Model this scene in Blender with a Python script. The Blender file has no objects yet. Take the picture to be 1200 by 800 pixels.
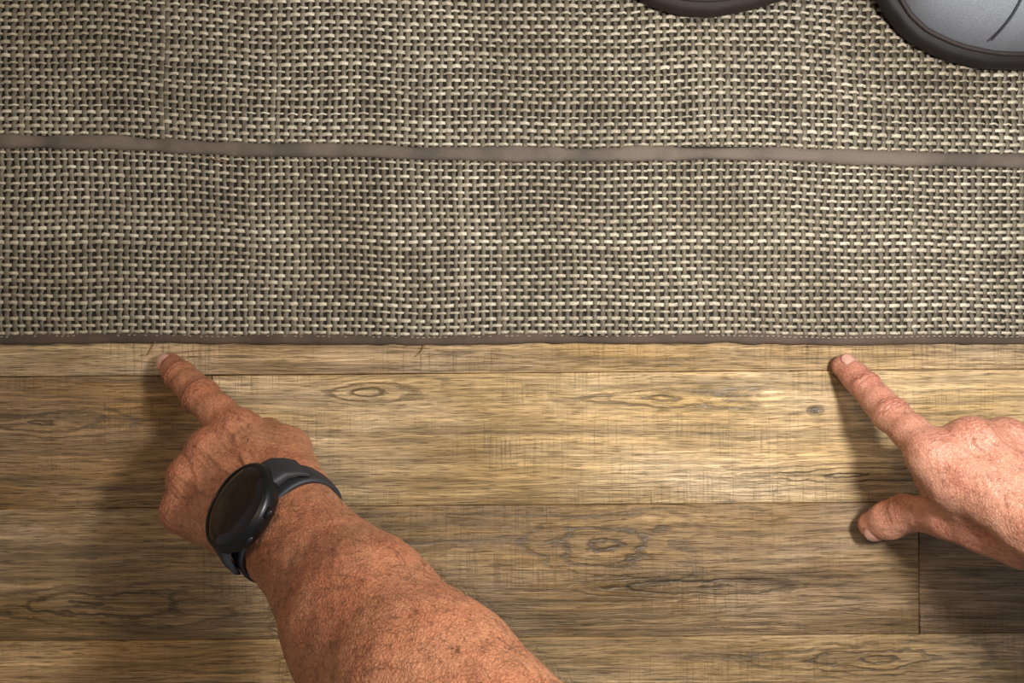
import bpy, math, random
import numpy as np
from mathutils import Vector, Matrix
random.seed(4); rng=np.random.default_rng(7)
sc=bpy.context.scene
try: sc.view_settings.view_transform='Standard'
except Exception: pass
H=0.56; S0=0.00065
def P(px,py,z=0.0):
    s=S0*(H-z)/H
    return np.array([(px-600)*s,(400-py)*s,z])
def nrm(v): v=np.array(v,float); return v/np.linalg.norm(v)

# ---------------------------------------------------------------- helpers
def new_obj(name,me,parent=None,mat=None):
    ob=bpy.data.objects.new(name,me); sc.collection.objects.link(ob)
    if parent: ob.parent=parent
    if mat: ob.data.materials.append(mat)
    return ob
def empty(name):
    e=bpy.data.objects.new(name,None); sc.collection.objects.link(e); e.empty_display_size=.02; return e
def mesh_np(name,V,Q,smooth=True):
    me=bpy.data.meshes.new(name)
    V=np.asarray(V,np.float32); Q=np.asarray(Q,np.int32); k=Q.shape[1]
    me.vertices.add(len(V)); me.vertices.foreach_set('co',V.ravel())
    me.loops.add(Q.size); me.loops.foreach_set('vertex_index',Q.ravel())
    me.polygons.add(len(Q)); me.polygons.foreach_set('loop_start',np.arange(0,Q.size,k,dtype=np.int32))
    me.polygons.foreach_set('loop_total',np.full(len(Q),k,np.int32))
    me.update(calc_edges=True); me.validate()
    if smooth: me.polygons.foreach_set('use_smooth',np.ones(len(me.polygons),bool))
    return me
def fattr(me,name,vals):
    a=me.attributes.new(name,'FLOAT','POINT'); a.data.foreach_set('value',np.asarray(vals,np.float32))
def grid_quads(nu,nv,closed_v=False,off=0):
    q=[]
    for i in range(nu-1):
        for j in range(nv if closed_v else nv-1):
            j2=(j+1)%nv
            q.append((off+i*nv+j,off+i*nv+j2,off+(i+1)*nv+j2,off+(i+1)*nv+j))
    return q

class NT:
    def __init__(s,name):
        s.m=bpy.data.materials.new(name); s.m.use_nodes=True; s.t=s.m.node_tree
        s.b=s.t.nodes['Principled BSDF']
    def n(s,typ,**kw):
        nd=s.t.nodes.new(typ)
        for k,v in kw.items(): setattr(nd,k,v)
        return nd
    def l(s,a,b): s.t.links.new(a,b)
    def inp(s,sock,v):
        if hasattr(v,'is_linked') or isinstance(v,bpy.types.NodeSocket): s.l(v,sock)
        else: sock.default_value=v
    def math(s,op,a,b=0.0,c=None,clamp=False):
        nd=s.n('ShaderNodeMath',operation=op,use_clamp=clamp); s.inp(nd.inputs[0],a); s.inp(nd.inputs[1],b)
        if c is not None: s.inp(nd.inputs[2],c)
        return nd.outputs[0]
    def mix(s,f,a,b,mode='MIX'):
        nd=s.n('ShaderNodeMix',data_type='RGBA',blend_type=mode)
        s.inp(nd.inputs[0],f); s.inp(nd.inputs[6],a); s.inp(nd.inputs[7],b); return nd.outputs[2]
    def noise(s,vec,scale=1,detail=4,rough=.55,dist=0):
        nd=s.n('ShaderNodeTexNoise'); s.l(vec,nd.inputs['Vector']); nd.inputs['Scale'].default_value=scale
        nd.inputs['Detail'].default_value=detail; nd.inputs['Roughness'].default_value=rough; nd.inputs['Distortion'].default_value=dist
        return nd.outputs[0]
    def ramp(s,f,lo,hi,a=0.,b=1.,smooth=False):
        nd=s.n('ShaderNodeMapRange'); nd.interpolation_type='SMOOTHSTEP' if smooth else 'LINEAR'
        s.inp(nd.inputs[0],f); nd.inputs[1].default_value=lo; nd.inputs[2].default_value=hi; nd.inputs[3].default_value=a; nd.inputs[4].default_value=b
        return nd.outputs[0]
    def comb(s,x,y,z=0.0):
        nd=s.n('ShaderNodeCombineXYZ'); s.inp(nd.inputs[0],x); s.inp(nd.inputs[1],y); s.inp(nd.inputs[2],z); return nd.outputs[0]
    def obj(s): return s.n('ShaderNodeTexCoord').outputs['Object']
    def xyz(s,v):
        nd=s.n('ShaderNodeSeparateXYZ'); s.l(v,nd.inputs[0]); return nd.outputs
    def attr(s,name): 
        nd=s.n('ShaderNodeAttribute',attribute_name=name); return nd
    def bump(s,h,strength,dist,prev=None):
        nd=s.n('ShaderNodeBump'); s.l(h,nd.inputs['Height']); nd.inputs['Strength'].default_value=strength; nd.inputs['Distance'].default_value=dist
        if prev is not None: s.l(prev,nd.inputs['Normal'])
        return nd.outputs[0]
def lin(r,g,b):
    f=lambda c:(c/255/12.92) if c/255<=.04045 else ((c/255+.055)/1.055)**2.4
    return (f(r),f(g),f(b),1)

# ---------------------------------------------------------------- materials
def simple(name,col,rough=.5,bumpscale=None,bs=.2,spec=.5,metal=0,coat=0):
    t=NT(name); o=t.obj(); nz=t.noise(o,bumpscale or 300,4)
    c=t.mix(t.ramp(nz,.3,.7,0,1),tuple(x*.8 for x in col[:3])+(1,),tuple(min(1,x*1.2) for x in col[:3])+(1,))
    t.l(c,t.b.inputs['Base Color']); t.b.inputs['Roughness'].default_value=rough
    t.b.inputs['Specular IOR Level'].default_value=spec; t.b.inputs['Metallic'].default_value=metal; t.b.inputs['Coat Weight'].default_value=coat
    if bumpscale: t.l(t.bump(nz,bs,.0005),t.b.inputs['Normal'])
    return t.m

def wood_mat():
    t=NT('vinyl_plank_wood'); o=t.obj(); x,y,z=t.xyz(o)
    off=t.attr('poff').outputs['Fac']; pc=t.attr('pcol').outputs['Color']
    xo=t.math('ADD',x,off); 
    warp=t.noise(t.comb(t.math('MULTIPLY',xo,5),t.math('MULTIPLY',y,14),off),1,3)
    knots=[(P(705,640),.085,.034,6,.9),(P(430,458),.060,.013,5,.7),(P(40,490),.10,.016,6,.3),(P(955,484),.008,.0050,3,0),(P(770,468),.12,.013,5,1.0),(P(120,705),.13,.020,6,.5),(P(1010,775),.14,.018,7,.6),(P(1000,560),.12,.010,5,.4),(P(820,690),.12,.012,5,.8)]
    ksum=None
    nk=t.noise(t.comb(t.math('MULTIPLY',xo,22),t.math('MULTIPLY',y,60)),1,4,.6)
    for c,sx,sy,fq,pb in knots:
        dx=t.math('DIVIDE',t.math('SUBTRACT',x,float(c[0])),sx); dy=t.math('DIVIDE',t.math('SUBTRACT',y,float(c[1])),sy)
        dx2=t.math('SUBTRACT',dx,t.math('MULTIPLY',t.math('MULTIPLY',dy,dy),pb))
        r=t.math('SQRT',t.math('ADD',t.math('MULTIPLY',dx2,dx2),t.math('MULTIPLY',dy,dy)))
        r2=t.math('ADD',r,t.math('MULTIPLY',t.math('SUBTRACT',nk,.5),.95))
        ring=t.math('SINE',t.math('MULTIPLY',r2,fq*3.0)); m=t.ramp(r,.1,1.5,1,0,True)
        v=t.math('MULTIPLY',t.ramp(ring,.2,1,0,1),m)
        if sx<.02: v=t.math('ADD',v,t.ramp(r,.2,.9,1.2,0,True))
        ksum=v if ksum is None else t.math('ADD',ksum,v)
    yw=t.math('ADD',y,t.math('MULTIPLY',t.math('SUBTRACT',warp,.5),.012))
    g1=t.noise(t.comb(t.math('MULTIPLY',xo,14),t.math('MULTIPLY',yw,380),off),1,7,.66)
    g2=t.noise(t.comb(t.math('MULTIPLY',xo,4),t.math('MULTIPLY',yw,80),off),1,5,.62)
    g0=t.noise(t.comb(t.math('MULTIPLY',xo,6),t.math('MULTIPLY',y,16),off),1,4,.6)
    g3=t.noise(t.comb(t.math('MULTIPLY',xo,60),t.math('MULTIPLY',yw,1100),off),1,3,.6)
    saw=t.noise(t.comb(t.math('MULTIPLY',xo,620),t.math('MULTIPLY',y,18),off),1,3,.7)
    sawm=t.noise(t.comb(t.math('MULTIPLY',xo,9),t.math('MULTIPLY',y,30),off),1,3,.5)
    sawd=t.math('MULTIPLY',t.ramp(saw,.50,.68,0,1),t.ramp(sawm,.42,.66,.10,1))
    k=t.math('MULTIPLY_ADD',t.ramp(g1,.34,.66,-.5,.5),1.0,1.06)
    k=t.math('MULTIPLY',k,t.ramp(g2,.34,.66,.58,1.26))
    k=t.math('MULTIPLY',k,t.ramp(g0,.35,.66,.66,1.22))
    k=t.math('MULTIPLY',k,t.ramp(g3,.54,.68,1.0,.42))
    k=t.math('MULTIPLY',k,t.math('SUBTRACT',1.0,t.math('MULTIPLY',sawd,.40)))
    k=t.math('MULTIPLY',k,t.math('SUBTRACT',1.0,t.math('MULTIPLY',t.math('MINIMUM',ksum,1.15),.70)))
    vm=t.n('ShaderNodeVectorMath',operation='SCALE'); t.l(pc,vm.inputs[0]); t.l(k,vm.inputs['Scale'])
    grey=t.n('ShaderNodeHueSaturation'); t.l(vm.outputs[0],grey.inputs['Color']); t.l(t.ramp(g0,.3,.7,1.15,.82),grey.inputs['Saturation'])
    t.l(grey.outputs[0],t.b.inputs['Base Color'])
    t.l(t.ramp(g1,.3,.7,.44,.30),t.b.inputs['Roughness'])
    hh=t.math('SUBTRACT',k,t.math('MULTIPLY',ksum,.6))
    t.l(t.bump(hh,.8,.0011),t.b.inputs['Normal'])
    return t.m

def strand_mat(name,c1,c2,rough=.45,gap=.35):
    t=NT(name); o=t.obj(); x,y,z=t.xyz(o)
    v=t.attr('tone').outputs['Fac']
    band=t.noise(t.comb(t.math('MULTIPLY',x,14),t.math('MULTIPLY',y,2.0)),1,4,.65)
    blot=t.noise(o,7,4); fine=t.noise(o,800,3,.65); med=t.noise(o,120,3,.6)
    f=t.math('ADD',t.math('MULTIPLY',v,.5),t.math('MULTIPLY',t.ramp(band,.32,.66,0,1),.5))
    c=t.mix(f,c1,c2)
    c=t.mix(t.ramp(blot,.46,.64,0,.5),c,tuple(np.array(c1)*np.array([.88,.84,.76,1])))
    c=t.mix(t.ramp(med,.42,.66,0,.6),c,tuple(np.array(c1)*np.array([.56,.52,.48,1])))
    c=t.mix(t.ramp(fine,.38,.6,gap,0),c,(0.035,.03,.024,1))
    t.l(c,t.b.inputs['Base Color']); t.b.inputs['Roughness'].default_value=rough
    t.l(t.bump(fine,.5,.0004),t.b.inputs['Normal'])
    return t.m

def skin_mat(name,base,red,dark):
    t=NT(name); o=t.obj()
    r=t.attr('red').outputs['Fac']; cr=t.attr('crease').outputs['Fac']
    n1=t.noise(o,38,5,.6); n2=t.noise(o,170,5,.65); n3=t.noise(o,700,3,.6); fr=t.noise(o,260,2,.5)
    c=t.mix(t.ramp(n1,.35,.65,0,.75),base,red)
    c=t.mix(t.math('MULTIPLY',r,.65),c,red)
    c=t.mix(t.ramp(n2,.48,.70,0,.6),c,dark)
    c=t.mix(t.ramp(fr,.60,.70,0,.6),c,dark)
    c=t.mix(t.ramp(n3,.38,.58,.4,0),c,tuple(min(1,q*1.5) for q in base[:3])+(1,))
    c=t.mix(t.math('MULTIPLY',cr,.85),c,dark)
    vo=t.n('ShaderNodeTexVoronoi',feature='DISTANCE_TO_EDGE'); vo.inputs['Scale'].default_value=520
    wv=t.n('ShaderNodeVectorMath',operation='ADD'); nn=t.n('ShaderNodeTexNoise'); nn.inputs['Scale'].default_value=140; t.l(o,nn.inputs['Vector'])
    sc2=t.n('ShaderNodeVectorMath',operation='SCALE'); t.l(nn.outputs['Color'],sc2.inputs[0]); sc2.inputs['Scale'].default_value=.007
    t.l(o,wv.inputs[0]); t.l(sc2.outputs[0],wv.inputs[1]); t.l(wv.outputs[0],vo.inputs['Vector'])
    c=t.mix(t.ramp(vo.outputs['Distance'],0,.12,.28,0),c,dark)
    t.l(c,t.b.inputs['Base Color'])
    t.b.inputs['Roughness'].default_value=.40
    t.b.inputs['Subsurface Weight'].default_value=.06; t.b.inputs['Subsurface Radius'].default_value=(.004,.002,.001); t.b.inputs['Subsurface Scale'].default_value=1
    b1=t.bump(t.ramp(vo.outputs['Distance'],0,.25,0,1),.34,.0006)
    b2=t.bump(n2,.42,.0015,b1)
    t.l(b2,t.b.inputs['Normal'])
    return t.m

# ---------------------------------------------------------------- floor
def build_floor():
    V=[];Q=[];cols=[];offs=[]
    pitch=.1008; y0=-.024
    def plank(xa,xb,ya,yb,col,off):
        g=.0005; e=.0010; d=.0010
        xa+=g/2; xb-=g/2; ya+=g/2; yb-=g/2
        b=len(V)
        for (ix,iy,z) in ((0,0,-.004),(0,0,-d),(1,1,0.0)):
            V.extend([(xa+ix*e,ya+iy*e,z),(xb-ix*e,ya+iy*e,z),(xb-ix*e,yb-iy*e,z),(xa+ix*e,yb-iy*e,z)])
        Q.append((b+8,b+9,b+10,b+11))
        for l in range(2):
            for k in range(4):
                k2=(k+1)%4; Q.append((b+l*4+k,b+l*4+k2,b+(l+1)*4+k2,b+(l+1)*4+k))
        cols.extend([col]*12); offs.extend([off]*12)
    L=1.22
    joints={0:(-.229),1:(.309),2:(-.13),-1:(-.62)}
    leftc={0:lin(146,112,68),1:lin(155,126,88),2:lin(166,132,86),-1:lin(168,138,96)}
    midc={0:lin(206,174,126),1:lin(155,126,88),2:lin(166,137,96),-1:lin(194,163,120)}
    for r in range(-9,9):
        yb=y0-pitch*r; ya=yb-pitch
        j=joints.get(r,random.uniform(-.6,.6))
        xs=[j-L,j,j+L]
        xs=[max(-1.0,xs[0])]+[j]+[min(1.0,xs[2])]
        pts=[-1.0]
        if xs[0]>-1.0: pts.append(xs[0])
        pts.append(j)
        if xs[2]<1.0: pts.append(xs[2])
        pts.append(1.0)
        for i in range(len(pts)-1):
            mid=(pts[i]+pts[i+1])/2
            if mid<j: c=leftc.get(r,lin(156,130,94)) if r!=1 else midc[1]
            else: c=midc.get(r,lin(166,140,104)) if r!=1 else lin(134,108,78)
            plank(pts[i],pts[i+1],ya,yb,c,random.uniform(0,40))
    me=mesh_np('floor',V,Q,False)
    a=me.attributes.new('pcol','FLOAT_COLOR','POINT'); a.data.foreach_set('color',np.array(cols,np.float32).ravel())
    fattr(me,'poff',offs)
    ob=new_obj('floor',me,None,wood_mat()); ob.rotation_euler=(0,0,math.radians(.45))
    return ob
build_floor()
me=mesh_np('subfloor',[(-1,-1,-.0041),(1,-1,-.0041),(1,1,-.0041),(-1,1,-.0041)],[(0,1,2,3)],False)
sf=new_obj('subfloor',me,bpy.data.objects['floor'],simple('subfloor_dark',lin(38,28,20),.9))

# ---------------------------------------------------------------- woven mats
PT=.0053
fx=np.array([-200,0,130,300,420,500,700,830,900,1000,1250,1500]); fy=np.array([164,167,168,177,177,181,182.5,180,181,186,191,193])
def edge_up(X): 
    px=np.asarray(X)/S0+600; return (400-np.interp(px,fx,fy))*S0
def edge_lo(X): return .0015+.0006*np.sin(np.asarray(X)*17)+.0004*np.sin(np.asarray(X)*41+1)
mat_weft=strand_mat('weft_vinyl',lin(172,160,136),lin(236,227,204),.36,.28)
mat_warp=strand_mat('warp_vinyl',lin(90,81,67),lin(144,134,114),.45)
mat_back=simple('mat_backing',lin(34,30,25),.9,500)
def tape_mat(name,col):
    t=NT(name); o=t.obj(); x,y,z=t.xyz(o)
    w=t.noise(t.comb(t.math('MULTIPLY',x,1500),t.math('MULTIPLY',y,1500)),1,2); n=t.noise(o,25,4)
    c=t.mix(t.ramp(n,.4,.62,0,.85),col,tuple(q*.5 for q in col[:3])+(1,)); c=t.mix(t.ramp(w,.4,.6,.4,0),c,(.02,.02,.018,1))
    t.l(c,t.b.inputs['Base Color']); t.b.inputs['Roughness'].default_value=.75; t.l(t.bump(w,.6,.0006),t.b.inputs['Normal']); return t.m
m_tape1=tape_mat('binding_tape_taupe',lin(122,109,97)); m_tape2=tape_mat('binding_tape_dark',lin(92,74,60))
def weave(parent,yfun,nrow,zb,x0=-.56,x1=.56):
    ncol=int((x1-x0)/PT)
    A=.00085
    def build(name,paths,hw,hh,mat,tones,swap):
        allV=[];allQ=[];tn=[];off=0
        prof=np.array([(-1,-.5),(-.6,.75),(0,1),(.6,.75),(1,-.5)])
        for p,tv,w in zip(paths,tones,hw):
            N=len(p); vv=np.repeat(p[:,None,:],5,axis=1).copy()
            ax=0 if swap else 1
            vv[:,:,ax]+=prof[None,:,0]*w; vv[:,:,2]+=prof[None,:,1]*hh
            allV.append(vv.reshape(-1,3)); i=np.arange(N-1)[:,None]; j=np.arange(4)[None,:]
            a=(i*5+j+off)
            q=np.stack([a,a+5,a+6,a+1],-1).reshape(-1,4)
            if swap: q=q[:,::-1]
            allQ.append(q); tn.append(np.full(N*5,tv)); off+=N*5
        me=mesh_np(name,np.concatenate(allV),np.concatenate(allQ)); fattr(me,'tone',np.concatenate(tn))
        return new_obj(name,me,parent,mat)
    sub=4
    def sx(X,Y): return .0008*np.sin(Y*38+X*9)+.0004*np.sin(Y*95+X*31+1)
    def sy(X,Y): return .0005*np.sin(X*26+Y*14)+.0004*np.sin(X*71+2+Y*40)
    env=lambda j: np.clip(np.minimum(np.asarray(j)+.6,nrow-.4-np.asarray(j))/3,0,1)
    colx=x0+(np.arange(ncol)+.5)*PT+rng.normal(0,.00036,ncol)
    xs=np.arange(ncol*sub+1)/sub*PT+x0
    paths=[];tn=[];hw=[]
    rowj=rng.normal(0,.00030,nrow)
    for j in range(nrow):
        ph=(xs-x0)/PT-.5
        z=zb+A*np.cos(np.pi*(ph+j))*1.1+rng.normal(0,.00009,len(xs))
        y=yfun(xs,j+rowj[j]/PT*env(j))+rng.normal(0,.00017,len(xs))
        y=y+sy(xs,y)*env(j)
        paths.append(np.stack([xs+sx(xs,y),y,z],-1)); tn.append(rng.random()); hw.append(.00122+rng.normal(0,.00018))
    build('weft_strands',paths,hw,.0005,mat_weft,tn,False)
    paths=[];tn=[];hw=[]
    t=np.arange(nrow*sub+1)/sub-.5
    drift=rng.random(); 
    for i in range(ncol):
        y=yfun(np.full(len(t),colx[i]),t); z=zb-A*np.cos(np.pi*(t+i))*.9
        y=y+sy(colx[i],y)*env(t)
        xx=colx[i]+sx(colx[i],y)+rng.normal(0,.00010,len(t))
        drift=.8*drift+.2*rng.random()
        paths.append(np.stack([xx,y,z],-1)); tn.append(np.clip(drift*1.2-.1+rng.normal(0,.2),0,1)); hw.append(.00162+rng.normal(0,.00016))
    build('warp_strands',paths,hw,.0005,mat_warp,tn,True)
    X=np.linspace(x0,x1,60); Vb=[];
    for x in X: Vb+= [(x,float(yfun(np.array([x]),-.7)[0]),zb-.0016),(x,float(yfun(np.array([x]),nrow-.3)[0]),zb-.0016)]
    me=mesh_np('backing',Vb,[(2*i,2*i+2,2*i+3,2*i+1) for i in range(59)],False); new_obj('backing',me,parent,mat_back)
def tape(parent,yc,hw,zt,mat,name='binding',x0=-.56,x1=.56,seed=0,wv=1.):
    X=np.linspace(x0,x1,400); rg=np.random.default_rng(seed)
    wob=np.interp(X,np.linspace(x0,x1,45),rg.normal(0,.0008*wv,45)); wob2=np.interp(X,np.linspace(x0,x1,120),rg.normal(0,.0005*wv,120))
    prof=[(-1,.0001),(-1.0,.55*zt),(-.85,.92*zt),(-.3,zt),(.3,zt*.98),(.85,.9*zt),(1,.6*zt),(1,.0001)]
    V=[];
    for x,w,w2 in zip(X,wob,wob2):
        for a,b in prof: V.append((x,float(yc(x))+a*(hw+w*.6+w2)+w*.5,b*(1+w2*90)))
    me=mesh_np(name,V,grid_quads(400,8)); me.flip_normals(); return new_obj(name,me,parent,mat)
mat1=empty('woven_floor_mat')
nlo=25
def ylo(X,j): 
    a=edge_lo(X)+.0052; b=edge_up(X)-.0075; return a+(b-a)*(np.asarray(j)/(nlo-1))
weave(mat1,ylo,nlo,.0024)
tape(mat1,lambda x:edge_lo(x)+.0003,.0038,.0034,m_tape2,seed=1,wv=.8)
V=[];Q=[]
for i in range(260):
    x=-.55+i*.0042; y=float(edge_lo(x))+.0024+random.gauss(0,.0002); b=len(V); r_=random.gauss(0,.0002)
    if x<.15 and random.random()<.6: continue
    for dx,dy in((-.0009,-.0003),(.0009,-.0003+r_),(.0009,.0003+r_),(-.0009,.0003)): V.append((x+dx,y+dy,.0038))
    Q.append((b,b+1,b+2,b+3))
new_obj('stitching',mesh_np('stitching',V,Q,False),mat1,simple('stitch_thread',lin(150,138,120),.7))
mat2=empty('woven_floor_mat')
nup=56
def yup(X,j): return edge_up(X)+.0072+np.asarray(j)*PT*(1+.000*X)
weave(mat2,yup,nup,.0028)
tape(mat2,lambda x:edge_up(x),.0052,.0048,m_tape1,seed=2)
def fray(parent,yc,hw,z,seed,cnt,mat):
    rg=random.Random(seed); V=[];Q=[]
    for i in range(cnt):
        x=rg.uniform(-.5,.5); s_=rg.choice((-1,1)); y=float(yc(x))+s_*hw; L=rg.uniform(.002,.006); an=rg.uniform(-1.2,1.2)
        dx,dy=math.sin(an)*L,s_*math.cos(an)*L*.6; b0=len(V); w_=.00012
        for u in(0,.5,1):
            cx=x+dx*u+.001*math.sin(u*3+i); cy=y+dy*u; cz=z+.0008*math.sin(u*2.5)-.0006*u
            V+= [(cx-w_,cy,cz),(cx+w_,cy+w_,cz),(cx,cy,cz+w_*1.5)]
        Q+=grid_quads(3,3,True,b0)
    new_obj('frayed_fibres',mesh_np('frayed_fibres',V,Q),parent,mat)
frm=simple('frayed_fibre',lin(120,104,84),.7)
fray(mat1,lambda x:edge_lo(x)+.0003,.0036,.003,5,90,frm)
fray(mat2,lambda x:edge_up(x),.005,.0045,6,150,frm)

def tube(name,pts,r,mat,parent=None,res=6):
    cu=bpy.data.curves.new(name,'CURVE'); cu.dimensions='3D'; sp=cu.splines.new('NURBS'); sp.points.add(len(pts)-1)
    for i,p in enumerate(pts): sp.points[i].co=(*p,1)
    sp.use_endpoint_u=True; sp.order_u=3; cu.bevel_depth=r; cu.bevel_resolution=2
    ob=bpy.data.objects.new(name,cu); sc.collection.objects.link(ob); cu.materials.append(mat)
    if parent: ob.parent=parent
    return ob
thm=simple('loose_thread_fibre',lin(140,110,75),.6)
tube('loose_thread',[P(182,400,.004),P(178,407,.002),P(172,416,.0006)],.0004,thm)
tube('loose_thread',[P(498,404,.004),P(495,411,.002),P(486,418,.0006)],.0004,thm)
tube('loose_thread',[P(246,184,.005),P(252,188,.0055),P(266,190,.005)],.0004,thm)

# ---------------------------------------------------------------- SDF hands
def sd_cap(p,pr):
    a,b,ra,rb,ax,ratio=pr
    if ax is not None:
        q=p-a; c=q@ax; q=q+np.outer(c,ax)*(ratio-1)
        ab=b-a; ab=ab+ax*(ab@ax)*(ratio-1)
    else: q=p-a; ab=b-a
    L=max(ab@ab,1e-12); t=np.clip((q@ab)/L,0,1)
    d=np.linalg.norm(q-t[:,None]*ab,axis=1)-(ra+(rb-ra)*t)
    if ax is not None: d=d/ (1+(ratio-1)*.35)
    return d
def cap(a,b,ra,rb,ax=None,ratio=1.): return (np.array(a,float),np.array(b,float),ra,rb,None if ax is None else nrm(ax),ratio)
def smin(a,b,k):
    h=np.maximum(k-np.abs(a-b),0)/k; return np.minimum(a,b)-h*h*k*.25
def eval_pts(p,palm,kp,fingers,kf,kj):
    Pm=np.full(len(p),1.)
    for pr in palm: Pm=smin(Pm,sd_cap(p,pr),kp)
    R=Pm.copy()
    for f in fingers:
        F=np.full(len(p),1.)
        for pr in f: F=smin(F,sd_cap(p,pr),kf)
        R=np.minimum(R,smin(Pm,F,kj))
    return R
def build_sdf(palm,fingers,h,kp=.010,kf=.004,kj=.008):
    allp=palm+[q for f in fingers for q in f]
    lo=np.min([np.minimum(q[0]-q[2],q[1]-q[3]) for q in allp],axis=0)-.008; hi=np.max([np.maximum(q[0]+q[2],q[1]+q[3]) for q in allp],axis=0)+.008
    n=np.ceil((hi-lo)/h).astype(int)+1
    ax=[lo[i]+np.arange(n[i])*h for i in range(3)]
    def accumulate(arr,pr,k):
        m=.012
        l=np.minimum(pr[0]-pr[2],pr[1]-pr[3])-m; u=np.maximum(pr[0]+pr[2],pr[1]+pr[3])+m
        i0=np.clip(((l-lo)/h).astype(int),0,n-1); i1=np.clip(((u-lo)/h).astype(int)+2,0,n)
        sl=tuple(slice(i0[i],i1[i]) for i in range(3))
        g=np.stack(np.meshgrid(*[ax[i][sl[i]] for i in range(3)],indexing='ij'),-1); sh=g.shape[:3]
        d=sd_cap(g.reshape(-1,3),pr).reshape(sh); arr[sl]=smin(arr[sl],d,k)
    Pm=np.full(n,.5)
    for pr in palm: accumulate(Pm,pr,kp)
    R=Pm.copy()
    for f in fingers:
        F=np.full(n,.5)
        for pr in f: accumulate(F,pr,kf)
        R=np.minimum(R,smin(Pm,F,kj))
    s=R<0
    c=np.zeros(n-1,np.int8)
    for i in(0,1):
        for j in(0,1):
            for k in(0,1): c+=s[i:n[0]-1+i,j:n[1]-1+j,k:n[2]-1+k]
    m=(c>0)&(c<8); idx=np.full(n-1,-1,np.int64); ii=np.argwhere(m); idx[m]=np.arange(len(ii))
    V=lo+(ii+.5)*h
    quads=[]
    for axn in range(3):
        if axn==0: d=s[:-1]!=s[1:]
        elif axn==1: d=s[:,:-1]!=s[:,1:]
        else: d=s[:,:,:-1]!=s[:,:,1:]
        e=np.argwhere(d); oth=[q for q in range(3) if q!=axn]
        ok=np.all([(e[:,q]>=1)&(e[:,q]<=n[q]-2) for q in oth],axis=0); e=e[ok]
        u=(axn+1)%3; v=(axn+2)%3
        def cell(du,dv):
            f=e.copy(); f[:,u]+=du; f[:,v]+=dv; return idx[f[:,0],f[:,1],f[:,2]]
        q=np.stack([cell(-1,-1),cell(0,-1),cell(0,0),cell(-1,0)],-1)
        ins=s[e[:,0],e[:,1],e[:,2]]; q[~ins]=q[~ins][:,::-1]; quads.append(q)
    Q=np.concatenate(quads)
    E=lambda p:eval_pts(p,palm,kp,fingers,kf,kj)
    def grad(p):
        e=.0004; g=np.stack([E(p+np.eye(3)[i]*e)-E(p-np.eye(3)[i]*e) for i in range(3)],-1)/(2*e); return g
    def proj(p,it):
        for _ in range(it):
            g=grad(p); gn=np.maximum((g*g).sum(1),.05); p=p-np.clip(E(p)/gn,-h,h)[:,None]*g
        return p
    V=proj(V,3)
    def relax(V,Q):
        acc=np.zeros_like(V); cnt=np.zeros(len(V))
        for a,b in((0,1),(1,2),(2,3),(3,0)):
            np.add.at(acc,Q[:,a],V[Q[:,b]]); np.add.at(cnt,Q[:,a],1); np.add.at(acc,Q[:,b],V[Q[:,a]]); np.add.at(cnt,Q[:,b],1)
        return acc/np.maximum(cnt,1)[:,None]
    for _ in range(2): V=proj(relax(V,Q)*.6+V*.4,1)
    nV=len(V); ed=np.sort(np.concatenate([Q[:,[0,1]],Q[:,[1,2]],Q[:,[2,3]],Q[:,[3,0]]]),axis=1)
    ue,inv=np.unique(ed,axis=0,return_inverse=True); inv=inv.reshape(-1)
    em=(V[ue[:,0]]+V[ue[:,1]])/2; fm=V[Q].mean(1); nq=len(Q)
    e0,e1,e2,e3=[nV+inv[i*nq:(i+1)*nq] for i in range(4)]; fc=nV+len(ue)+np.arange(nq)
    Q2=np.concatenate([np.stack([Q[:,0],e0,fc,e3],-1),np.stack([e0,Q[:,1],e1,fc],-1),np.stack([fc,e1,Q[:,2],e2],-1),np.stack([e3,fc,e2,Q[:,3]],-1)])
    V=np.concatenate([V,em,fm]); V=proj(V,1); V=proj(relax(V,Q2)*.5+V*.5,1)
    g=grad(V); N=g/np.maximum(np.linalg.norm(g,axis=1),1e-6)[:,None]
    return V,Q2,N

def curl(M,w,n,b,angs,lens,spread=0.):
    pts=[np.array(M)]; tot=0
    for a,l in zip(angs,lens):
        tot+=a; r=math.radians(tot); d=-w*math.cos(r)-n*math.sin(r)+b*spread; pts.append(pts[-1]+nrm(d)*l)
    return pts

def poly_dist2(p,poly,n):
    q=p-np.outer(p@n,n); best=np.full(len(p),9.)
    for a,c in zip(poly[:-1],poly[1:]):
        a=a-(a@n)*n; c=c-(c@n)*n; ab=c-a; t=np.clip((q-a)@ab/max(ab@ab,1e-9),0,1)
        best=np.minimum(best,np.linalg.norm(q-a-t[:,None]*ab,axis=1))
    return best

def nail(name,T,D,nd,r,ln,wd,parent,mat):
    f=nrm(T-D); nd=nrm(nd-(nd@f)*f); s=np.cross(f,nd); V=[]
    nu,nv=17,21; C=T-f*ln*.22
    for i in range(nv):
        v=-1+2*i/(nv-1); wfac=(1-abs(v)**(3.2))**.5 if abs(v)<1 else 0.0
        wfac=max(wfac,.02)
        for j in range(nu):
            u=-1+2*j/(nu-1); th=u*wfac*wd/r*.5
            rr=r*1.0+.00035-.0006*max(0,v)**2-.0007*(max(0,-v)**4)-.0005*abs(u)**6
            V.append(C+f*(v*ln/2)+(nd*math.cos(th)+s*math.sin(th))*rr - nd*.0*v)
    me=mesh_np(name,V,grid_quads(nv,nu)); 
    ob=new_obj(name,me,parent,mat)
    so=ob.modifiers.new('s','SOLIDIFY'); so.thickness=.0006; so.offset=0
    return ob

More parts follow.
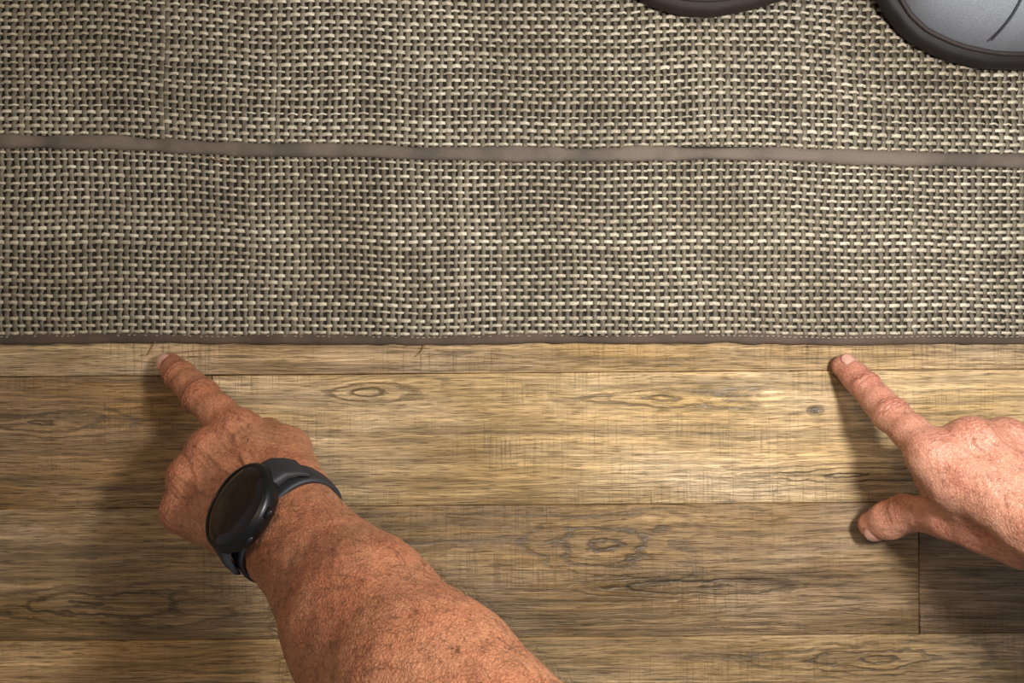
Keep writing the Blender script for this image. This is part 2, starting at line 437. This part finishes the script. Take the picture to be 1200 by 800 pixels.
def make_hand(root,W,Ms,idx,mid,ring,pink,thumb,armpts,h,skin,nailm,b,w,n,veins,hairspec,thumb_nd,seed):
    I,M,R,K=Ms
    palm=[]
    offs=[-.018,-.006,.006,.016]
    for m,o,r1 in zip(Ms,offs,(.0125,.0128,.0122,.0112)):
        palm.append(cap(W+b*o+n*.002,m-n*.001,.0135,r1))
        palm.append(cap(W+b*o*1.1-n*.010,m-n*.010+w*.006,.013,.0105))
    for p_,q_ in((I,M),(M,R),(R,K)): palm.append(cap(p_-n*.003+w*.004,q_-n*.003+w*.004,.0110,.0105)); palm.append(cap((p_+q_)/2-n*.004-w*.002,(p_+q_)/2-n*.014-w*.004,.0095,.009))
    palm.append(cap(W+b*.016-n*.010,K-n*.012+w*.015,.016,.0125))
    palm.append(cap(thumb[0],thumb[1],.0175,.0145))
    palm.append(cap(thumb[1]*.5+thumb[0]*.5,I-n*.012+w*.022,.013,.011))
    for (p,q,r1,r2,rt) in armpts: palm.append(cap(p,q,r1,r2,n,rt))
    fingers=[]
    Rr={'i':(.0128,.0120,.0103,.0088),'m':(.0125,.0116,.0100,.0085),'r':(.0118,.0108,.0094,.008),'p':(.0108,.0095,.0083,.0072)}
    for J,k in((idx,'i'),(mid,'m'),(ring,'r'),(pink,'p')):
        f2=[]
        for i in range(len(J)-1):
            a,c=J[i],J[i+1]; mp=(a+c)/2; rm=(Rr[k][i]+Rr[k][i+1])/2*.965
            f2+= [cap(a,mp,Rr[k][i],rm),cap(mp,c,rm,Rr[k][i+1])]
        fingers.append(f2)
    a,c,t=thumb[1],thumb[2],thumb[3]
    mp=(c+t)/2
    fingers.append([cap(a,(a+c)/2,.0148,.0122),cap((a+c)/2,c,.0122,.0125),cap(c,mp,.0125,.0126),cap(mp,t,.0126,.0106)])
    V,Q,N=build_sdf(palm,fingers,h)
    disp=np.zeros(len(V)); red=np.zeros(len(V)); cre=np.zeros(len(V))
    nn=N@n; dors=np.clip(nn*1.6,0,1)
    for m,o in zip(Ms,offs):
        d=poly_dist2(V,[W+b*o*.7-w*.018,m-(-w)*.006],n); disp+=.0009*np.exp(-(d/.0022)**2)*dors
        dk=np.linalg.norm(V-(m+n*.010),axis=1); disp+=.0009*np.exp(-(dk/.008)**2)*dors; red+=.8*np.exp(-(dk/.012)**2)
        for kk in range(4):
            t=(V-m)@w; sd=(V-m)@b; 
            g=np.exp(-((t+.004-kk*.0026+.0006*np.sin(sd*900+kk))/.0007)**2)*np.exp(-(dk/.010)**2)*dors
            disp-=.00035*g; cre+=.5*g
    for vn in veins:
        d=poly_dist2(V,[np.array(q) for q in vn],n); disp+=.0009*np.exp(-(d/.0018)**2)*dors
    tt_=(V-W)@w; ss=(V-W)@b
    fold=np.sin((tt_+.0012*np.sin(ss*260+tt_*90))*2*np.pi/.0042)
    mk=np.exp(-((tt_+.01)/.02)**2)*dors; disp+=.00014*fold*mk; cre+=.25*np.clip(-fold-.3,0,1)*mk
    fold2=np.sin((ss+.0016*np.sin(tt_*210+ss*60))*2*np.pi/.0036); mk2=np.clip(-tt_/.01,0,1)*np.clip((tt_+.10)/.02,0,1)*dors
    disp+=.00012*fold2*mk2; cre+=.22*np.clip(-fold2-.4,0,1)*mk2
    for J,rs in((idx,Rr['i']),(mid,Rr['m']),(ring,Rr['r']),(pink,Rr['p']),(thumb[1:],(.0142,.0120,.0100))):
        for i in range(1,len(J)-1):
            f=nrm(J[i+1]-J[i-1]); q=V-J[i]; t=q@f; rad=np.linalg.norm(q-np.outer(t,f),axis=1)
            nd=nrm(n-(n@f)*f) if J is not thumb else thumb_nd
            m=(rad<rs[i]*1.5)*np.exp(-(t/.008)**2)*np.clip(.35+N@nd,0,1); sd=q@np.cross(f,nd)
            red+=m*.7
            offs_t=(-.0050,-.0026,-.0003,.0020,.0043) if i==1 else(-.0018,.0004,.0024)
            for tt in offs_t:
                g=m*np.exp(-((t-tt-.14*abs(sd)*np.sign(tt)-.0004*np.sin(sd*1200+tt*4000))/.0006)**2); disp-=.0005*g; cre+=.7*g
            disp+=.0005*m*np.exp(-(t/.005)**2)
        f=nrm(J[-1]-J[-2]); q=np.linalg.norm(V-J[-1],axis=1); red+=.9*np.exp(-(q/.014)**2)
    ph=rng.random((6,3))*6.28
    for k in range(6):
        dvec=nrm(rng.normal(size=3)); fr=60+60*k; disp+=.0005/(1+k)*np.sin(V@dvec*fr*1.6+ph[k,0])*np.sin(V@nrm(rng.normal(size=3))*fr+ph[k,1])
    V2=V+N*disp[:,None]
    me=mesh_np('skin',V2,Q); fattr(me,'red',np.clip(red,0,1)); fattr(me,'crease',np.clip(cre,0,1))
    ob=new_obj('skin',me,root,skin)
    nail('index_nail',idx[-1],idx[-2],n,.0089,.0130,.0135,root,nailm)
    nail('thumb_nail',thumb[3],thumb[2],thumb_nd,.0108,.0155,.0160,root,nailm)
    cnt,test,ln,mat=hairspec
    cand=np.array([i for i in rng.permutation(len(V2))[:cnt*6] if test(V2[i],N[i])][:cnt])
    hv=[];hq=[]
    for i in cand:
        p=V2[i]; nn_=N[i]; lay=nrm(-w*0.35+rng.normal(0,.40,3)+b*.45); L=ln*(.5+rng.random()*.8)
        tdir=nrm(lay-(lay@nn_)*nn_); side=np.cross(tdir,nn_)
        b0=len(hv); r=.000072
        for s_ in range(4):
            u=s_/3; c=p+tdir*L*u+nn_*(.0002+L*.34*math.sin(u*2.2))+side*L*.12*u*u; rr=r*(1-.7*u)
            hv+= [c+side*rr,c-side*rr*.5+nn_*rr*.86,c-side*rr*.5-nn_*rr*.86]
        hq+=grid_quads(4,3,True,b0)
    if len(hv): new_obj('arm_hair',mesh_np('arm_hair',hv,hq),root,mat)
    return ob

skinL=skin_mat('skin_tanned',lin(176,122,90),lin(162,90,64),lin(92,53,38))
skinR=skin_mat('skin_light',lin(196,146,122),lin(186,110,90),lin(126,76,60))
nailm=simple('fingernail',lin(208,160,142),.38,200,.05)
hairm=simple('hair_brown',lin(56,40,31),.5)

# ----- left arm
W=P(334,612,.12); I=P(277,503,.066); M=P(246,525,.070); R=P(222,558,.073); K=P(212,598,.076)
F=P(500,820,.24); a=nrm(F-W); 
w=nrm(W-(M+R)/2); b=nrm(K-I); n=nrm(np.cross(b,w)); 
if n[2]<0:n=-n
b=nrm(b-(b@w)*w)
idx=[I,P(236,464,.044),P(212,440,.023),P(199,427,.0094)]
mid=curl(M,w,n,b,(52,80,45),(.040,.026,.018)); ring=curl(R,w,n,b,(56,80,45),(.038,.025,.018)); pink=curl(K,w,n,b,(56,75,45),(.032,.02,.016))
for L_ in(mid,ring,pink):
    for q in L_: q[2]=max(q[2],.0115)
thumb=[W-b*.020-w*.012-n*.004,P(335,528,.072),P(312,512,.045),P(278,520,.030)]
na=np.array([-.54,.49,.683]); na=nrm(na-(na@a)*a); ba=np.cross(a,na)
E=W+a*.255
armpts=[(W-a*.006,W+a*.02,.0295,.030,1.42),(W+a*.02,W+a*.10,.030,.039,1.30),(W+a*.10,F,.039,.0435,1.18),(F,E,.0435,.047,1.12),(E,E+nrm([.35,-.85,.5])*.13,.047,.052,1.05)]
armL=empty('human_arm')
vein1=[W+ba*.004-w*.01,W+b*.006-w*.035,R+w*.030,(M+R)/2+w*.008]; vein2=[W-b*.012-w*.02,I+w*.035+b*.010,(I+M)/2+w*.012]; vein3=[R+w*.030,(R+K)/2+w*.010]
def testL(p,nn_):
    t=(p-W)@a; return (t>.028 and nn_@na>-.6) or (t<-.02 and t>-.06 and nn_@n>.5 and random.random()<.25)
make_hand(armL,W,(I,M,R,K),idx,mid,ring,pink,thumb,armpts,.0017,skinL,nailm,b,w,n,[vein1,vein2,vein3],(3000,testL,.012,hairm),nrm([0.2,.5,.8]),1)

# ----- right hand
Wr=np.array([.330,-.112,.148]); Ir=P(1092,530,.085); Mr=P(1138,514,.090); Rr_=P(1178,514,.086); Kr=np.array([.340,-.072,.077])
wr=nrm(Wr-(Mr+Rr_)/2); br=nrm(Kr-Ir); br=nrm(br-(br@wr)*wr); nr=np.cross(wr,br)
if nr[2]<0:nr=-nr
nr=nrm(nr)
idr=[Ir,P(1044,486,.050),P(1014,452,.027),P(990,429,.0094)]
midr=curl(Mr,wr,nr,br,(65,85,50),(.043,.027,.019)); ringr=curl(Rr_,wr,nr,br,(70,85,50),(.040,.026,.018)); pinkr=curl(Kr,wr,nr,br,(70,80,50),(.034,.021,.016))
thr=[np.array([.312,-.122,.112]),P(1112,604,.072),P(1062,601,.040),P(1024,616,.0168)]
ar=nrm([.5,-.42,.75]); Er=Wr+ar*.26
armr=[(Wr-ar*.004,Wr+ar*.02,.0295,.030,1.42),(Wr+ar*.02,Wr+ar*.11,.030,.039,1.30),(Wr+ar*.11,Er,.039,.046,1.15),(Er,Er+nrm([.1,-.85,.5])*.12,.046,.051,1.05)]
armR=empty('human_arm')
v1=[Wr-br*.01-wr*.015,Mr+wr*.04-br*.004,(Ir+Mr)/2+wr*.012]; v2=[Mr+wr*.04-br*.004,(Mr+Rr_)/2+wr*.010]; v3=[Wr+br*.012-wr*.02,Rr_+wr*.03+br*.006,(Rr_+Kr)/2+wr*.01]
def testR(p,nn_):
    t=(p-Wr)@ar; return (t>.02) or (t<-.02 and t>-.06 and nn_@nr>.5 and random.random()<.15)
make_hand(armR,Wr,(Ir,Mr,Rr_,Kr),idr,midr,ringr,pinkr,thr,armr,.0016,skinR,nailm,br,wr,nr,[v1,v2,v3],(900,testR,.010,hairm),nrm([-.1,-.25,.95]),2)

# ---------------------------------------------------------------- smartwatch
watch=empty('smartwatch')
blk=simple('watch_case_black',lin(20,20,22),.35,None,spec=.5,metal=.3); glass=simple('watch_glass',lin(20,9,9),.08,None,spec=.5,coat=.3)
strapm=simple('watch_strap_rubber',lin(38,39,43),.6,900,.1)
Wc=W+a*.003
def loc(u,v,q): return Wc+a*u+ba*v+na*q
def lathe(name,prof,q0,mat,seg=64,cu=0.):
    V=[]
    for r,z in prof:
        for k in range(seg):
            th=2*math.pi*k/seg; r_=r*1.14; V.append(loc(cu+r_*math.cos(th),r_*math.sin(th)+.001,q0+z))
    Q=grid_quads(len(prof),seg,True); me=mesh_np(name,V,Q)
    ob=new_obj(name,me,watch,mat); return ob
q0=.0265
lathe('case',[(0.0001,-.002),(.018,-.002),(.0215,.0015),(.0226,.004),(.0226,.0085),(.0220,.0100),(.0213,.0107),(.0200,.0109),(.0198,.0102)],q0,blk)
lathe('bezel',[(.0213,.0106),(.0208,.0113),(.0201,.0113),(.0198,.0107)],q0,blk)
lathe('display_glass',[(.0202,.0106),(.0198,.0111),(.015,.0114),(.008,.0115),(.0001,.0116)],q0,glass)
V=[];NS=96
rx,ry=.0335,.0245
for k in range(NS):
    th=2*math.pi*k/NS; cs,sn=math.sin(th),math.cos(th)
    e=2.35; den=(abs(cs/rx)**e+abs(sn/ry)**e)**(-1/e)
    v,q=cs*den,sn*den
    wd=.0100+.0012*max(0,sn)
    nx_,nq=cs/rx**1,sn/ry**1; L=math.hypot(nx_,nq); nx_/=L; nq/=L
    for (du,do) in((-1,-.0012),(-1,.0008),(-.85,.0016),(0,.0020),(.85,.0016),(1,.0008),(1,-.0012),(0,-.0014)):
        V.append(loc(du*wd,v+nx_*do,q+nq*do))
Q=grid_quads(NS,8,True)+[((NS-1)*8+j,(NS-1)*8+(j+1)%8,(j+1)%8,j) for j in range(8)]
new_obj('strap',mesh_np('strap',V,Q),watch,strapm)
for sgn in(-1,1):
    V=[]
    st=[(.018,.0045,.0125,.0040),(.0225,.0040,.0120,.0036),(.0275,.0010,.0112,.0030),(.0315,-.0055,.0104,.0024),(.0335,-.012,.010,.002)]
    for v,q,hw,ht in st:
        for k in range(20):
            th=2*math.pi*k/20; c=math.cos(th); s_=math.sin(th)
            V.append(loc(hw*abs(c)**.45*np.sign(c),sgn*v+sgn*.5*ht*abs(s_)**.5*np.sign(s_)*(.9 if v>.025 else 0),q0+q+ht*abs(s_)**.5*np.sign(s_)))
    Q=grid_quads(5,20,True); me=mesh_np('lug',V,Q); new_obj('lug',me,watch,strapm)
for v in(-.0085,.0085):
    V=[]
    for u,r in((.0215,.0016),(.0266,.0016),(.0272,.0011),(.0273,.00002)):
        for k in range(16):
            th=2*math.pi*k/16; V.append(loc(u,v+r*1.9*math.cos(th),q0+.0062+r*math.sin(th)))
    me=mesh_np('button',V,grid_quads(4,16,True)); new_obj('button',me,watch,blk)

# ---------------------------------------------------------------- sneakers
upm=NT('sneaker_mesh_fabric')
def fabric():
    t=upm; o=t.obj(); x,y,z=t.xyz(o)
    wv=t.n('ShaderNodeTexVoronoi'); wv.inputs['Scale'].default_value=900; t.l(o,wv.inputs['Vector'])
    nz=t.noise(o,40,3)
    c=t.mix(t.ramp(wv.outputs['Distance'],0,.6,0,.5),lin(150,155,163),lin(106,111,121)); c=t.mix(t.ramp(nz,.4,.7,0,.3),c,lin(124,127,133))
    t.l(c,t.b.inputs['Base Color']); t.b.inputs['Roughness'].default_value=.8; t.l(t.bump(wv.outputs['Distance'],.4,.0004),t.b.inputs['Normal']); return t.m
fabm=fabric(); solem=simple('sneaker_sole_rubber',lin(24,21,20),.65,300,.2); trim=simple('sneaker_piping',lin(52,44,42),.7,300,.2); lacem=simple('sneaker_lace',lin(60,64,72),.8,800,.3)
brn=simple('sneaker_brown_suede',lin(72,50,40),.85,400,.3); solebr=simple('sneaker_sole_dark_brown',lin(42,30,27),.7,300,.2)
def sneaker(loc0,rot,L=.285,upmat=fabm,solemat=solem):
    root=empty('sneaker')
    xs=np.array([0,.01,.03,.07,.12,.20,.30,.42,.55,.68,.80,.90,.96,.99,1.0]); hwv=np.array([.001,.012,.022,.033,.041,.048,.051,.048,.042,.039,.040,.038,.030,.016,.001])
    hv=np.array([.012,.020,.028,.036,.042,.050,.060,.075,.090,.085,.080,.085,.085,.07,.05])
    cen=lambda t:-.006*math.sin(t*math.pi)
    T=np.concatenate([np.linspace(0,.12,14),np.linspace(.15,.9,26),np.linspace(.92,1,9)])
    V=[]
    prof=[(-.004,.0),(0.003,.0),(.0055,.004),(.005,.011),(.003,.015),(-.006,.016)]
    full=[]
    for side in(1,-1):
        pr=prof if side==1 else prof[::-1]
        full+= [(side,g,z) for g,z in pr]
    for t in T:
        ex=.006*(1 if t>.5 else -1)*max(0,1-min(t,1-t)/.05)
        for side,g,z in full:
            hw=max(.0005,np.interp(t,xs,hwv)+g*(1 if np.interp(t,xs,hwv)>.01 else .6)); lift=.008*max(0,1-t/.18)**2
            V.append((t*L+ex*(g/.0055 if g>0 else 0),cen(t)+side*hw,z+lift))
    n_=len(full); Q=grid_quads(len(T),n_,True)
    new_obj('sole',mesh_np('sole',V,Q),root,solemat)
    V=[];m=25
    for t in T[1:-1]:
        hw=np.interp(t,xs,hwv)-.003; hh=np.interp(t,xs,hv)
        hw=max(hw,.001)
        for k in range(m):
            th=math.pi*k/(m-1); c=math.cos(th); s_=math.sin(th)
            z=.013+hh*abs(s_)**.75
            y=hw*np.sign(c)*abs(c)**.75
            if t>.55:
                z=min(z,.018+hh*.95)
                if abs(y)<hw*.62: y=np.sign(c)*hw*.62 if c!=0 else hw*.62; z=.018+hh*.95-.05*(1-abs(c))
            V.append((t*L+.004*(1-t)**6,cen(t)+y,z+.008*max(0,1-t/.18)**2))
    new_obj('upper',mesh_np('upper',V,grid_quads(len(T)-2,m)),root,upmat)
    pts=[]
    Tp=np.concatenate([np.linspace(.006,.12,12),np.linspace(.15,.9,14),np.linspace(.92,.995,6)])
    for sg in(1,-1):
        for t in (list(Tp) if sg==1 else list(Tp)[::-1]): pts.append((t*L+.003*(1-t)**6,cen(t)+sg*max(0,np.interp(t,xs,hwv)-.0015),.017+.008*max(0,1-t/.18)**2))
    tube('piping',pts+[pts[0]],.0016,trim,root)
    def top(t,yf):
        hw=np.interp(t,xs,hwv)-.001; hh=np.interp(t,xs,hv); c=yf; th=math.acos(np.sign(c)*abs(c)**(1/.75)); return (t*L,cen(t)+hw*yf,.0145+hh*abs(math.sin(th))**.75)
    tube('toe_seam',[top(.26,y) for y in(-.98,-.9,-.7,-.4,0,.4,.7,.9,.98)],.0008,lacem,root)
    for t in(.32,.37,.42,.47,.52): tube('lace',[top(t,y) for y in(-.45,-.2,0,.2,.45)],.0026,lacem,root)
    root.location=loc0; root.rotation_euler=(0,0,rot); return root
sneaker((.272,.273,.0036),math.radians(-5))
sneaker((.070,.295,.0036),math.radians(7),.245,brn,solebr)

# ---------------------------------------------------------------- lights, world, camera
def area(name,loc_,tgt,size,power,col,shape='DISK'):
    l=bpy.data.lights.new(name,'AREA'); l.shape=shape; l.size=size; l.energy=power; l.color=col
    o=bpy.data.objects.new(name,l); sc.collection.objects.link(o); o.location=loc_
    o.rotation_euler=(Vector(tgt)-Vector(loc_)).to_track_quat('-Z','Y').to_euler(); return o
area('work_light',(.25,.07,.52),(.12,-.03,0),.08,4.1,(1,.97,.93))
area('warm_room_lamp',(-.55,.7,1.5),(-.2,.1,0),.5,6.5,(1,.74,.46))
area('cool_fill_light',(1.1,.9,1.3),(.3,.1,0),.8,6.0,(.82,.91,1))  # large cool area light added as soft fill from the upper right
wd=bpy.data.worlds.new('world'); sc.world=wd; wd.use_nodes=True
wd.node_tree.nodes['Background'].inputs[0].default_value=(1,.98,.95,1); wd.node_tree.nodes['Background'].inputs[1].default_value=.17
cam=bpy.data.cameras.new('camera'); co=bpy.data.objects.new('camera',cam); sc.collection.objects.link(co)
co.location=(0,0,H); cam.sensor_width=36; cam.lens=36*H/.78; cam.clip_start=.01
sc.camera=co
